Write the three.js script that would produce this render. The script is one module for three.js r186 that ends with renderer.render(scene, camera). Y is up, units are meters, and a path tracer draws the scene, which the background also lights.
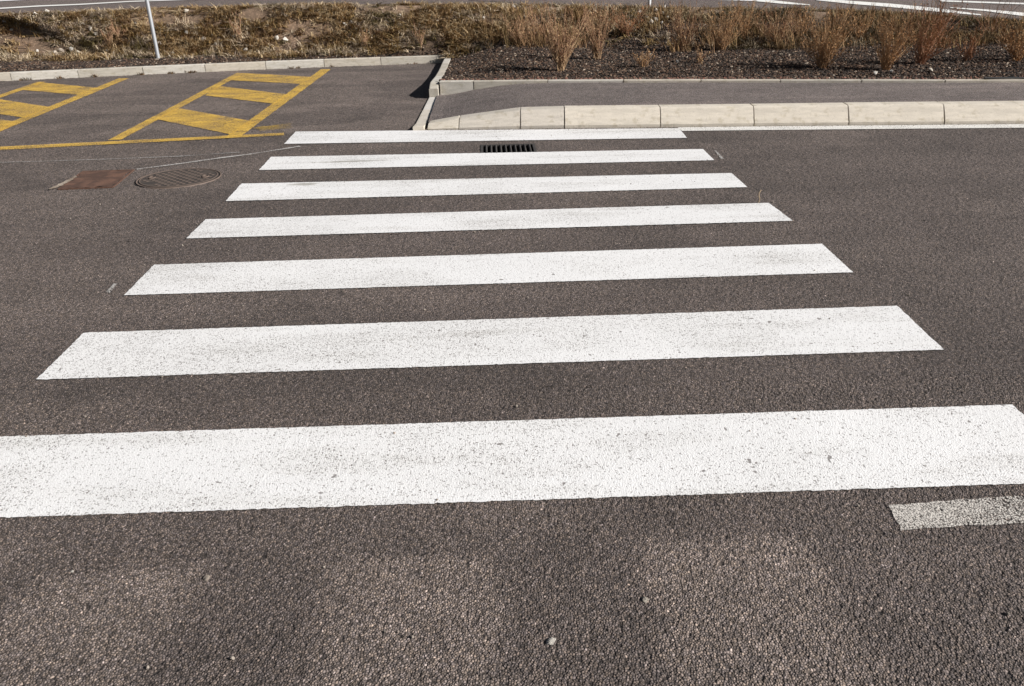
import * as THREE from 'three';
import { mergeGeometries } from 'three/addons/utils/BufferGeometryUtils.js';

// ------------------------------------------------------------------ camera, sky, sun, exposure
const scene = new THREE.Scene();
const camera = new THREE.PerspectiveCamera(46.62, 1024 / 686, 0.1, 2000);
const EYE = new THREE.Vector3(0, 1.64936, 0);
const FWD = new THREE.Vector3(0.02554802, -0.43202052, -0.90150184).normalize();
const UP = new THREE.Vector3(0.03016839, 0.90171865, -0.43126946).normalize();
camera.position.copy(EYE); camera.up.copy(UP); camera.lookAt(EYE.clone().add(FWD));

const SUN = new THREE.Vector3();
{ const el = 28.5 * Math.PI / 180, az = 20 * Math.PI / 180; SUN.set(Math.cos(el) * Math.cos(az), Math.sin(el), Math.cos(el) * Math.sin(az)); }
{ // clear winter sky: pale towards the horizon, deeper overhead, a broad glow of scattered light round the sun
  const W = 512, H = 256, px = new Float32Array(W * H * 4), v = new THREE.Vector3();
  for (let j = 0; j < H; j++) for (let i = 0; i < W; i++) {
    const lat = ((j + 0.5) / H - 0.5) * Math.PI, lon = ((i + 0.5) / W - 0.5) * 2 * Math.PI; v.set(Math.cos(lat) * Math.cos(lon), Math.sin(lat), Math.cos(lat) * Math.sin(lon));
    const up = Math.max(0, v.y), hz = Math.pow(1 - up, 3), c = Math.max(0, v.dot(SUN)), g = 0.9 * Math.pow(c, 24) + 0.25 * Math.pow(c, 5), k = 4 * (j * W + i);
    px[k] = 0.044 + 0.06 * hz + 0.17 * g; px[k + 1] = 0.058 + 0.06 * hz + 0.155 * g; px[k + 2] = 0.083 + 0.055 * hz + 0.14 * g; px[k + 3] = 1;
  }
  const t = new THREE.DataTexture(px, W, H, THREE.RGBAFormat, THREE.FloatType); t.mapping = THREE.EquirectangularReflectionMapping; t.magFilter = t.minFilter = THREE.LinearFilter; t.colorSpace = THREE.LinearSRGBColorSpace; t.needsUpdate = true;
  scene.background = t; scene.environment = t;
}
const sun = new THREE.DirectionalLight(new THREE.Color(1, 0.965, 0.925), 4.9);
sun.position.copy(SUN).multiplyScalar(40).add(new THREE.Vector3(0, 0, -8)); sun.target.position.set(0, 0, -8);
sun.castShadow = true; sun.shadow.mapSize.set(4096, 4096); sun.shadow.radius = 1;
Object.assign(sun.shadow.camera, { left: -18, right: 18, top: 14, bottom: -14, near: 1, far: 90 });
scene.add(sun, sun.target);
const renderer = new THREE.WebGLRenderer({ antialias: true });
renderer.toneMapping = THREE.LinearToneMapping; renderer.toneMappingExposure = 1.47;
renderer.shadowMap.enabled = true; renderer.shadowMap.type = THREE.PCFSoftShadowMap;

// ------------------------------------------------------------------ helpers
function rng(s) { return () => { s |= 0; s = s + 0x6D2B79F5 | 0; let t = Math.imul(s ^ s >>> 15, 1 | s); t = t + Math.imul(t ^ t >>> 7, 61 | t) ^ t; return ((t ^ t >>> 14) >>> 0) / 4294967296; }; }
function h2(i, j, s) { let n = Math.imul(i, 374761393) + Math.imul(j, 668265263) + Math.imul(s, 1274126177) | 0; n = Math.imul(n ^ n >>> 13, 1274126177); return ((n ^ n >>> 16) >>> 0) / 4294967296; }
function vn(x, y, s = 0) { const i = Math.floor(x), j = Math.floor(y), a = x - i, b = y - j, u = a * a * (3 - 2 * a), v = b * b * (3 - 2 * b); return (h2(i, j, s) * (1 - u) + h2(i + 1, j, s) * u) * (1 - v) + (h2(i, j + 1, s) * (1 - u) + h2(i + 1, j + 1, s) * u) * v; }
function fbm(x, y, s = 0, o = 4) { let a = 0, g = 0.5, t = 0; for (let k = 0; k < o; k++) { a += g * vn(x, y, s + k); t += g; x = x * 2.03 + 5.1; y = y * 2.03 + 1.7; g *= 0.5; } return a / t; }
const clamp = (x, a = 0, b = 1) => Math.max(a, Math.min(b, x)), lerp = (a, b, t) => a + (b - a) * t;
const sm = (a, b, x) => { const t = clamp((x - a) / (b - a)); return t * t * (3 - 2 * t); };
const toS = (v) => Math.round(255 * clamp(v <= 0.0031308 ? 12.92 * v : 1.055 * Math.pow(v, 1 / 2.4) - 0.055));
function table(pts) { return (x) => { if (x <= pts[0][0]) return pts[0][1]; for (let i = 1; i < pts.length; i++) if (x <= pts[i][0]) return lerp(pts[i - 1][1], pts[i][1], (x - pts[i - 1][0]) / (pts[i][0] - pts[i - 1][0])); return pts[pts.length - 1][1]; }; }
function dataTex(data, w, h, srgb) { const t = new THREE.DataTexture(data, w, h, THREE.RGBAFormat); t.magFilter = t.minFilter = THREE.LinearFilter; t.wrapS = t.wrapT = THREE.RepeatWrapping; if (srgb) t.colorSpace = THREE.SRGBColorSpace; t.needsUpdate = true; return t; }
// a pixel of the photograph gives a direction; the distance comes from the level surface it touches
const RIGHT = new THREE.Vector3().crossVectors(FWD, UP).normalize();
function dir(px, py) { return FWD.clone().multiplyScalar(796).addScaledVector(RIGHT, px - 512).addScaledVector(UP, 343 - py); }
function un(px, py, y = 0) { const d = dir(px, py), t = (y - EYE.y) / d.y; return [d.x * t, -d.z * t]; }
function geo(pos, idx, uv, col) { const g = new THREE.BufferGeometry(); g.setAttribute('position', new THREE.BufferAttribute(pos instanceof Float32Array ? pos : new Float32Array(pos), 3)); if (uv) g.setAttribute('uv', new THREE.BufferAttribute(uv instanceof Float32Array ? uv : new Float32Array(uv), 2)); if (col) g.setAttribute('color', new THREE.BufferAttribute(col instanceof Float32Array ? col : new Float32Array(col), 3)); g.setIndex(idx); g.computeVertexNormals(); return g; }
const taken = {};
function numbered(n) { const k = taken[n] = (taken[n] ?? -1) + 1; return k ? `${n}_${String(k).padStart(3, '0')}` : n; }
function mesh(name, g, m, parent) { const o = new THREE.Mesh(g, m); o.castShadow = o.receiveShadow = true; if (parent) { o.name = name; parent.add(o); } else { o.name = numbered(name); scene.add(o); } return o; }
function group(name, x = 0, y = 0, z = 0) { const o = new THREE.Group(); o.name = numbered(name); o.position.set(x, y, z); scene.add(o); return o; }
function tag(o, label, category, grp) { o.userData.label = label; o.userData.category = category; if (grp) o.userData.group = grp; return o; }
function struct(o, label) { o.userData.kind = 'structure'; if (label) o.userData.label = label; return o; }
// grid over (x, d): d is metres ahead of the camera's foot point, z = -d; keep(x, d) can leave cells out
function sheet(nx, nd, at, uvOf, colOf, keep) {
  const pos = new Float32Array((nx + 1) * (nd + 1) * 3), uv = new Float32Array((nx + 1) * (nd + 1) * 2), col = colOf && new Float32Array((nx + 1) * (nd + 1) * 3), idx = [];
  for (let j = 0, k = 0; j <= nd; j++) for (let i = 0; i <= nx; i++, k++) {
    const p = at(i / nx, j / nd); pos[3 * k] = p[0]; pos[3 * k + 1] = p[1]; pos[3 * k + 2] = -p[2];
    const q = uvOf ? uvOf(p[0], p[2], i / nx, j / nd) : [p[0] / TILE, p[2] / TILE]; uv[2 * k] = q[0]; uv[2 * k + 1] = q[1];
    if (col) { const c = colOf(p[0], p[2]); col[3 * k] = c[0]; col[3 * k + 1] = c[1]; col[3 * k + 2] = c[2]; }
    if (i < nx && j < nd && (!keep || keep(k, i, j, p))) idx.push(k, k + 1, k + nx + 2, k, k + nx + 2, k + nx + 1);
  }
  return geo(pos, idx, uv, col);
}

// ------------------------------------------------------------------ asphalt grain: one tile of stones, 3 m a side
const TILE = 3, N = 2048;
const hgt = new Float32Array(N * N), asphaltRGB = new Uint8Array(N * N * 4), asphaltBump = new Uint8Array(N * N * 4);
{
  const C = 400, s = C / N;                                   // stones about 7.5 mm apart
  const jx = new Float32Array(C * C), jy = new Float32Array(C * C), ht = new Float32Array(C * C), tone = new Float32Array(C * C), hue = new Float32Array(C * C), R = rng(7);
  for (let i = 0; i < C * C; i++) { jx[i] = R(); jy[i] = R(); ht[i] = 0.45 + 0.55 * R(); const t = R(); tone[i] = t < 0.012 ? 1.8 + R() : t < 0.16 ? 1.25 + 0.45 * R() : 0.36 + 1.05 * R(); hue[i] = R(); }
  for (let y = 0; y < N; y++) for (let x = 0; x < N; x++) {
    const fx = x * s, fy = y * s, ci = Math.floor(fx), cj = Math.floor(fy); let b = 9, b2 = 9, id = 0;
    for (let dj = -1; dj <= 1; dj++) for (let di = -1; di <= 1; di++) {
      const k = ((cj + dj + C) % C) * C + (ci + di + C) % C, dx = ci + di + jx[k] - fx, dy = cj + dj + jy[k] - fy, q = dx * dx + dy * dy;
      if (q < b) { b2 = b; b = q; id = k; } else if (q < b2) b2 = q;
    }
    const f1 = Math.sqrt(b), edge = clamp((Math.sqrt(b2) - f1) * 2.2), h = clamp(edge * 0.75 + 0.25) * clamp(1 - f1 * f1 * 0.7) * ht[id], p = y * N + x;
    hgt[p] = h; const r = h2(x, y, 3), v = 0.127 * lerp(0.12, tone[id], clamp(edge * 1.25)) * (0.78 + 0.44 * r), w = hue[id];
    asphaltRGB[4 * p] = toS(v * (1.15 + 0.13 * w)); asphaltRGB[4 * p + 1] = toS(v * (0.945 + 0.04 * w)); asphaltRGB[4 * p + 2] = toS(v * (0.89 - 0.08 * w)); asphaltRGB[4 * p + 3] = 255;
    const q = Math.round(255 * clamp(h * 0.85 + 0.15 * r)); asphaltBump[4 * p] = asphaltBump[4 * p + 1] = asphaltBump[4 * p + 2] = q; asphaltBump[4 * p + 3] = 255;
  }
}
const HS = (x, d, k = 1) => { const u = ((x / k / TILE) % 1 + 1) % 1 * N, v = ((d / k / TILE) % 1 + 1) % 1 * N; return hgt[(Math.floor(v) % N) * N + Math.floor(u) % N]; };
const HSm = (x, d, k = 1) => { const e = 0.0018 * k; return (HS(x - e, d, k) + HS(x + e, d, k) + HS(x, d - e, k) + HS(x, d + e, k)) / 4; };
const asphaltMap = dataTex(asphaltRGB, N, N, true), asphaltB = dataTex(asphaltBump, N, N);
const asphalt = new THREE.MeshStandardMaterial({ name: 'asphalt', map: asphaltMap, bumpMap: asphaltB, bumpScale: 0.0055, roughness: 0.95, vertexColors: true });
asphalt.userData = {};

// tone of the road: dust, oil and tyre-polished patches; brighter light painted in towards the left and bays
const dustAt = [[-1.42, -0.92, 0.9, 1.92], [-0.52, 0.0, 1.15, 1.94], [0.42, 0.98, 1.1, 1.98]];   // remains of ground-off give-way blocks
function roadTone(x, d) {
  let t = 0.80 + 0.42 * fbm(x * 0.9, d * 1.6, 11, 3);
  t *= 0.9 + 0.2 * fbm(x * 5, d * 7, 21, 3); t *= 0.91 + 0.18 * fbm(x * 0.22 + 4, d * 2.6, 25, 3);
  const bay = sm(8.6, 9.6, d + 0.5 * fbm(x * 2, d * 2, 35, 3)) * (x < -0.7 ? 1 : 0), th = 0.52 - 0.17 * sm(0.3, -3.5, x) - 0.04 * bay; let dustAndLight = sm(th, th + 0.25, fbm(x * 1.1 + 3, d * 2.2, 31, 5)) * (0.26 + 0.22 * bay);  // patches thicken leftward and in the bays, painting in the brighter light there
  for (const [a, b, c, e] of dustAt) { const n = 0.10 * (fbm(x * 9, d * 9, 41, 3) - 0.5), f = sm(a + n - 0.05, a + n + 0.07, x) * (1 - sm(b + n - 0.07, b + n + 0.07, x)) * sm(c + n - 0.1, c + n + 0.1, d) * (1 - sm(e + n * 0.5 - 0.04, e + n * 0.5 + 0.03, d)); dustAndLight = Math.max(dustAndLight, f * (0.45 + 0.55 * fbm(x * 14, d * 14, 51, 3))); }
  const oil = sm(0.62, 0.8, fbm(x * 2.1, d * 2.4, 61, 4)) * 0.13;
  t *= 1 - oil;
  return [t * (1 + 0.72 * dustAndLight), t * (1 + 0.73 * dustAndLight), t * (1 + 0.70 * dustAndLight)];
}
// ------------------------------------------------------------------ ground lines read from the photograph
const kerbFoot = table([[-0.79, 8.90], [-0.64, 8.93], [0.05, 8.88], [2.98, 8.69], [5.76, 8.48], [14, 7.85]]);          // foot of the footpath kerb
const bayFoot = table([[-30, 10.9], [-12, 13.4], [-8.02, 14.1], [-6.07, 14.54], [-3.3, 15.1], [-0.84, 15.4], [-0.6, 15.42]]);           // foot of the kerb behind the bays
const rearLine = table([[-0.6, 11.28], [0.5, 11.2], [2.9, 10.85], [5.9, 10.35], [14, 9.2]]);                            // front face of the kerb behind the footpath
const kerbTop = table([[-0.66, 0.045], [-0.5, 0.065], [-0.28, 0.105], [0.1, 0.16], [0.38, 0.187], [0.8, 0.195], [20, 0.195]]);
const pathTop = (x) => kerbTop(x) - 0.012;
const returnLine = (d) => lerp(-0.735, -0.70, (d - 11.3) / 4.1), returnTop = table([[11.3, 0.19], [12.5, 0.125], [13.5, 0.10], [15.5, 0.095]]);
const PIT = { x0: -0.04, x1: 0.48, d0: 7.64, d1: 8.04 };

// ------------------------------------------------------------------ road
{
  const bands = [[-2.3, 2.3, 1.1, 3.0, 0.0050, 1.0, 0.0090], [-3.6, 3.7, 3.0, 5.2, 0.0085, 1.35, 0.0120], [-5.4, 6.2, 5.2, 9.05, 0.0130, 2.0, 0.0170]];
  const parts = [];
  for (const [xa, xb, da, db, st, k, amp] of bands) {
    const nx = Math.round((xb - xa) / st), nd = Math.round((db - da) / st);
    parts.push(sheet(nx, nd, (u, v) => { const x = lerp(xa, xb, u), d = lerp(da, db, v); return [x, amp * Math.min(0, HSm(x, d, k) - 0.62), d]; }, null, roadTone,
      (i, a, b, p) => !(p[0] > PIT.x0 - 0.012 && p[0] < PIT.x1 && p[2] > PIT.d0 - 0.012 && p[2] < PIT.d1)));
  }
  { const xa = -11.5, xb = -0.68, st = 0.022;     // parking bays
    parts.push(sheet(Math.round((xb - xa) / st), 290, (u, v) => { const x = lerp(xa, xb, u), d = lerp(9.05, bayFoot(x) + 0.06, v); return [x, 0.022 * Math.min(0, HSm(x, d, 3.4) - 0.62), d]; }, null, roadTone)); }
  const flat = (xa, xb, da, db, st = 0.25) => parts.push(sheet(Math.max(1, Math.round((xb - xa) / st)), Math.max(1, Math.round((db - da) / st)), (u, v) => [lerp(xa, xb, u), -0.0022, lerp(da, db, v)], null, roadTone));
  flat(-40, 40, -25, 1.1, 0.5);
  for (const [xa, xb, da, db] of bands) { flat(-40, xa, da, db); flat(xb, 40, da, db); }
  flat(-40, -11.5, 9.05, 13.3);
  struct(mesh('road', mergeGeometries(parts), asphalt), 'brown grey asphalt road and parking bays with coarse grain');
}
// ------------------------------------------------------------------ footpath behind the kerb
{
  const nx = 700, nd = 100;
  struct(mesh('footpath', sheet(nx, nd, (u, v) => {
    const x = lerp(-0.64, 13, Math.pow(u, 1.3)), a = kerbFoot(x) + 0.20, b = rearLine(x) + 0.03, d = lerp(a, b, v);
    const back = lerp(pathTop(x), Math.max(0.03, kerbTop(x - 0.12) - 0.02), v);
    return [x, back + 0.012 * Math.min(0, HSm(x, d, 3) - 0.62) + 0.008 * (fbm(x * 1.4, d * 1.4, 5, 3) - 0.5), d];
  }, null, (x, d) => { const t = 1.5 + 0.6 * (fbm(x * 1.6, d * 2.6, 71, 4) - 0.5) + 0.5 * (fbm(x * 14, d * 10, 75, 2) - 0.5), w = sm(0.55, 0.75, fbm(x * 1.2, d * 5, 73, 4)) * 0.35; return [t * 0.98 + w, t * 1.02 + w, t * 1.06 + w]; }), asphalt), 'grey asphalt footpath ramping down to the road');
}

// ------------------------------------------------------------------ concrete kerbs
function concreteTex(seed, base, n = 512) {
  const rgb = new Uint8Array(n * n * 4), bp = new Uint8Array(n * n * 4);
  for (let y = 0; y < n; y++) for (let x = 0; x < n; x++) {
    const p = 4 * (y * n + x), f = fbm(x / 60, y / 60, seed, 4), g = h2(x, y, seed + 9), sp = fbm(x / 5, y / 5, seed + 4, 2);
    const pit = sm(0.74, 0.82, sp), st = sm(0.55, 0.8, fbm(x / 26, y / 90, seed + 20, 4));
    const v = (0.82 + 0.32 * f + 0.12 * (g - 0.5)) * (1 - 0.30 * pit) * (1 - 0.16 * st);
    rgb[p] = toS(base[0] * v); rgb[p + 1] = toS(base[1] * v * (1 - 0.02 * st)); rgb[p + 2] = toS(base[2] * v * (1 - 0.08 * st)); rgb[p + 3] = 255;
    bp[p] = bp[p + 1] = bp[p + 2] = Math.round(255 * clamp(0.6 + 0.3 * (g - 0.5) + 0.3 * (f - 0.5) - 0.5 * pit)); bp[p + 3] = 255;
  }
  return [dataTex(rgb, n, n, true), dataTex(bp, n, n)];
}
const [concMap, concBump] = concreteTex(3, [0.62, 0.585, 0.54]);
const [greyMap, greyBump] = concreteTex(13, [0.56, 0.525, 0.465]);
const kerbMats = [0xffffff, 0xf3efe8, 0xfffaf0, 0xe9e6e0].map((c) => new THREE.MeshStandardMaterial({ name: 'concrete', color: c, map: concMap, bumpMap: concBump, bumpScale: 0.003, roughness: 0.9 }));
const greyMats = [0xffffff, 0xeceae6, 0xf8f4ee].map((c) => new THREE.MeshStandardMaterial({ name: 'grey concrete', color: c, map: greyMap, bumpMap: greyBump, bumpScale: 0.003, roughness: 0.9 }));
// one stone: a cross-section (out = away from the near face, up) swept between two ground points; n = segments along it
function kerbStone(ax, ad, bx, bd, prof, hA, hB, seed, n = 8) {
  const len = Math.hypot(bx - ax, bd - ad), ux = (bx - ax) / len, ud = (bd - ad) / len, ox = -ud, od = ux, pos = [], idx = [], uv = [], R = rng(seed), ou = R() * 3, ov = R() * 3;
  const P = prof.length, add = (x, y, d, u, v) => { pos.push(x, y, -d); uv.push(u + ou, v + ov); };
  for (let f = 0; f < P; f++) {                               // every face has its own vertices: crisp arrises
    const a = prof[f], b = prof[(f + 1) % P], w = Math.hypot(b[0] - a[0], b[1] - a[1]), base = pos.length / 3; let run = 0; for (let q = 0; q < f; q++) run += Math.hypot(prof[q + 1][0] - prof[q][0], prof[q + 1][1] - prof[q][1]);
    for (let i = 0; i <= n; i++) {
      const inset = i === 0 || i === n ? 0.003 : 0, t = i === 0 ? 0 : i === n ? 1 : (i - 1) / (n - 2) * (1 - 0.012 / len) + 0.006 / len, h = lerp(hA, hB, t);
      for (const [q, v] of [[a, 0], [b, w]]) {
        const wob = q[1] > 0 ? (vn(i * 0.9 + seed * 7.1, q[1] * 9 + q[0] * 7, 5) - 0.5) * 0.004 : 0, sx = q[1] > 0.001 ? q[0] + (q[0] < 0.05 ? inset : -inset) : q[0];
        add(lerp(ax, bx, t) + ox * (sx + wob), q[1] > 0 ? q[1] * h - inset : q[1], lerp(ad, bd, t) + od * (sx + wob), t * len, run + v);
      }
    }
    for (let i = 0; i < n; i++) { const k = base + 2 * i; idx.push(k, k + 2, k + 1, k + 1, k + 2, k + 3); }
  }
  for (const e of [0, 1]) { const c = pos.length / 3; for (const q of prof) { const h = e ? hB : hA; add((e ? bx : ax) + ox * q[0], q[1] > 0 ? q[1] * h - 0.003 : q[1], (e ? bd : ad) + od * q[0], q[0], q[1] * h); } for (let i = 1; i < P - 1; i++) e ? idx.push(c, c + i, c + i + 1) : idx.push(c, c + i + 1, c + i); }
  return geo(pos, idx, uv);
}
function kerbRun(o, foot, joints, prof, height, mats, seed) {
  for (let i = 0; i + 1 < joints.length; i++) {
    const g = 0.0042, xa = joints[i] + g, xb = joints[i + 1] - g, R = rng(seed + i * 13), j = () => (R() - 0.5) * 0.008;
    mesh('kerb_stone', kerbStone(xa, foot(xa) + j(), xb, foot(xb) + j(), prof, height(xa) + j() * 0.5, height(xb) + j() * 0.5, seed + i), mats[Math.floor(R() * mats.length)], o);
  }
}
const mainProf = [[0, -0.06], [0, 0.16], [0.012, 0.26], [0.10, 0.93], [0.118, 0.985], [0.14, 1], [0.268, 1], [0.272, -0.06]];
const slimProf = [[0, -0.06], [0, 0.93], [0.008, 0.985], [0.018, 1], [0.112, 1], [0.12, 0.98], [0.125, -0.06]];
const rearProf = [[0, -0.06], [0, 0.95], [0.008, 1], [0.075, 1], [0.082, -0.06]];
{
  const k = struct(group('front_kerb'), 'pale concrete kerb with sloped face along the footpath');
  const j = [-0.64, -0.29, 0.385, 0.865]; for (let x = 1.905; x < 13; x += 1.005) j.push(x);
  kerbRun(k, kerbFoot, j, mainProf, kerbTop, kerbMats, 100);
  // filled joints, set back behind the faces
  const jm = new THREE.MeshStandardMaterial({ name: 'joint mortar', color: new THREE.Color().setRGB(0.34, 0.31, 0.27), roughness: 1 });
  for (let i = 1; i < j.length - 1; i++) mesh('joint_mortar', kerbStone(j[i] - 0.0043, kerbFoot(j[i]) + 0.006, j[i] + 0.0043, kerbFoot(j[i]) + 0.006, mainProf, kerbTop(j[i]) - 0.006, kerbTop(j[i]) - 0.006, i, 3), jm, k);
}
{
  const k = struct(group('rear_kerb'), 'slim grey concrete kerb between footpath and mulch bed');
  const j = [-0.60, -0.14, 0.86]; for (let x = 1.86; x < 13; x += 1) j.push(x);
  kerbRun(k, rearLine, j, rearProf, (x) => 0.205, greyMats, 300);
}
{
  const k = struct(group('bay_kerb'), 'grey concrete kerb behind the parking bays');
  const j = []; for (let x = -16.85; x < -1.2; x += 1) j.push(x); j.push(-0.705);
  kerbRun(k, bayFoot, j, slimProf, (x) => 0.125, greyMats, 500);
}
{ // kerb returning from the bays to the road: a tall run, then stones sunk almost level
  const k = struct(group('return_kerb'), 'pale kerb separating the parking bay from the footpath ramp');
  const line = returnLine;
  const js = [15.50, 14.5, 13.5, 12.5, 11.38], rt = returnTop;
  js.forEach((d, i) => { if (i + 1 < js.length) mesh('kerb_stone', kerbStone(line(d), d - 0.006, line(js[i + 1]), js[i + 1] + 0.006, slimProf, rt(d), rt(js[i + 1]), 700 + i), greyMats[i % 3], k); });
  mesh('kerb_stone', kerbStone(-0.735, 11.372, -0.742, 11.20, slimProf, 0.187, 0.125, 721, 5), greyMats[1], k);
  const ls = [11.19, 10.2, 9.25, 8.885];
  ls.forEach((d, i) => { if (i + 1 < ls.length) mesh('kerb_stone', kerbStone(lerp(-0.79, -0.74, (d - 8.9) / 2.3), d - 0.005, lerp(-0.79, -0.74, (ls[i + 1] - 8.9) / 2.3), ls[i + 1] + 0.005, slimProf, [0.014, 0.012, 0.012][i], [0.012, 0.012, 0.045][i], 740 + i), kerbMats[i % 3], k); });
}

// ------------------------------------------------------------------ planting bed, bank and the road beyond
const DC = (x) => 16.75 - 0.9 * sm(3, 11, x);                                          // depth of the crest
const crest = table([[-60, 15], [0, 16], [130, 12], [260, 7.5], [400, 6], [512, 6.5], [650, 9], [750, 10], [880, 14], [950, 18], [1024, 23], [1090, 27]].map(([px, py], i) => {
  if (i === 0) px = -200; const d = dir(px, py); let t = 16.75 / -d.z; t = DC(d.x * t) / -d.z; return [d.x * t, EYE.y + d.y * t];
}));
const noiseH = (x, d) => 0.07 * (fbm(x * 1.3, d * 1.7, 81, 4) - 0.5) + 0.03 * (fbm(x * 6, d * 6, 83, 3) - 0.5);
function landH(x, d) {
  const dc = DC(x), hc = crest(x), mulch = 0.165 + 0.03 * Math.max(0, d - 11.3), left = 0.12 + 0.05 * Math.max(0, d - bayFoot(x)), m = x < -0.6 ? left : lerp(Math.max(d > 15.3 ? left : 0, returnTop(d) - 0.012), mulch, sm(-0.58, 0.5, x));
  if (d >= dc) { const e = d - dc; return hc + 0.02 * Math.min(e, 0.5) + (e > 0.5 ? 0.075 * Math.min(e - 0.5, 9) : 0) + (e < 0.4 ? noiseH(x, d) * (1 - e / 0.4) * 0.6 : 0); }
  const b0 = lerp(15.72, lerp(15.2, 14.1, sm(1.2, 4, x)), sm(-3, 0, x)), s = clamp((d - b0) / (dc - b0)), r = s * s * (3 - 2 * s) * 0.5 + s * 0.5;
  const h = lerp(m, hc, r) + noiseH(x, d) * (0.35 + 0.65 * s); return x < -0.6 ? lerp(0.108, h, sm(0, 0.3, d - bayFoot(x) - 0.1)) : h;
}
function hit(px, py) { const d = dir(px, py).normalize(); let t = 9; for (let i = 0; i < 4000; i++) { t += 0.01; const x = d.x * t, z = -d.z * t, y = EYE.y + d.y * t; if (z > 11.2 && y < landH(x, z)) break; } return [d.x * t, EYE.y + d.y * t, -d.z * t]; }
{
  const n = 512, rgb = new Uint8Array(n * n * 4);
  for (let y = 0; y < n; y++) for (let x = 0; x < n; x++) { const p = 4 * (y * n + x), f = fbm(x / 14, y / 14, 91, 4), g = h2(x, y, 92), a = h2(x >> 2, y >> 2, 93), v = (0.45 + 0.7 * f) * (0.6 + 0.5 * g) * (a > 0.93 ? 1.9 : 1); rgb[p] = toS(0.095 * v); rgb[p + 1] = toS(0.062 * v); rgb[p + 2] = toS(0.042 * v); rgb[p + 3] = 255; }
  const soilMap = dataTex(rgb, n, n, true);
  const soil = new THREE.MeshStandardMaterial({ name: 'soil', map: soilMap, bumpMap: soilMap, bumpScale: 0.03, roughness: 1, vertexColors: true });
  const tone = (x, d) => { const s = clamp((d - 15.2) / 1.2), v = 0.85 + 0.6 * (fbm(x * 0.8, d * 1.2, 95, 4) - 0.5); return [v * lerp(1, 3.2, s), v * lerp(0.98, 3.3, s), v * lerp(0.95, 3.2, s)]; };
  const uvS = (x, d) => [x / 1.6, d / 1.6], L = [];
  L.push(sheet(320, 60, (u, v) => { const d0 = rearLine(Math.max(-0.6, lerp(-0.70, 18, u))) + 0.07, d = lerp(d0, DC(lerp(-0.7, 18, u)) + 0.55, v), x = lerp(d > 15.5 ? -0.62 : returnLine(d) + 0.119, 18, u); return [x, landH(x, d), d]; }, uvS, tone));
  L.push(sheet(420, 44, (u, v) => { const x = lerp(-30, -0.56, u), d = lerp(bayFoot(x) + 0.11, DC(x) + 0.55, v); return [x, landH(x, d), d]; }, uvS, tone));
  struct(mesh('planting_bed', mergeGeometries(L), soil), 'brown earth bed rising to a grassy bank');
  struct(mesh('far_road', sheet(160, 12, (u, v) => { const x = lerp(-34, 24, u), d = DC(x) + 0.5 + 9 * v; return [x, landH(x, d), d]; }, null, (x, d) => { const t = 1.3 + 0.4 * (fbm(x * 0.5, d * 2, 99, 3) - 0.5); return [t, t, t * 1.02]; }), asphalt), 'grey road running behind the bank');
  const gm = new THREE.MeshStandardMaterial({ name: 'meadow', color: new THREE.Color().setRGB(0.11, 0.09, 0.05), roughness: 1 });
  struct(mesh('ground', new THREE.CircleGeometry(700, 64).rotateX(-Math.PI / 2).translate(0, -0.12, 0), gm), 'dry ground around the road');
  struct(mesh('far_field', sheet(60, 20, (u, v) => { const x = lerp(-34, 24, u), e = 9.5 + v * 60, d = DC(x) + e; return [x, landH(x, DC(x) + 9.5) - 0.02 + 0.3 * v * vn(x * 0.2, v * 4, 3), d]; }), gm), 'dry field beyond the far road');
}

// ------------------------------------------------------------------ white crosswalk stripes
const corners = [null, null, [[-2.047, 3.708], [-2.037, 3.208], [2.115, 3.747], [2.086, 3.228]], [[-2.064, 4.707], [-2.047, 4.208], [2.116, 4.759], [2.095, 4.244]], [[-2.045, 5.667], [-2.038, 5.222], [2.089, 5.716], [2.109, 5.258]], [[-2.063, 6.700], [-2.042, 6.154], [2.077, 6.645], [2.071, 6.176]], [[-2.057, 7.722], [-2.037, 7.183], [2.078, 7.607], [2.061, 7.131]], [[-2.085, 8.985], [-2.065, 8.327], [2.088, 8.670], [2.052, 8.149]]];
{ const ext = (p, q, x) => [x, lerp(p[1], q[1], (x - p[0]) / (q[0] - p[0]))], t0 = un(0, 437), t1 = un(1012, 405), b0 = un(0, 518), b1 = un(1024, 484); corners[1] = [ext(t0, t1, -2.05), ext(b0, b1, -2.04), ext(t0, t1, t1[0]), ext(b0, b1, t1[0] - 0.01)]; }
const AW = 2048, AH = 1792, ROW = 256, paintRGB = new Uint8Array(AW * AH * 4), paintBump = new Uint8Array(AW * AH * 4);
function stripePoint(c, u, v) { const a = lerp(c[1][0], c[0][0], v), b = lerp(c[3][0], c[2][0], v), e = lerp(c[1][1], c[0][1], v), f = lerp(c[3][1], c[2][1], v); return [lerp(a, b, u), lerp(e, f, u)]; }
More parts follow.
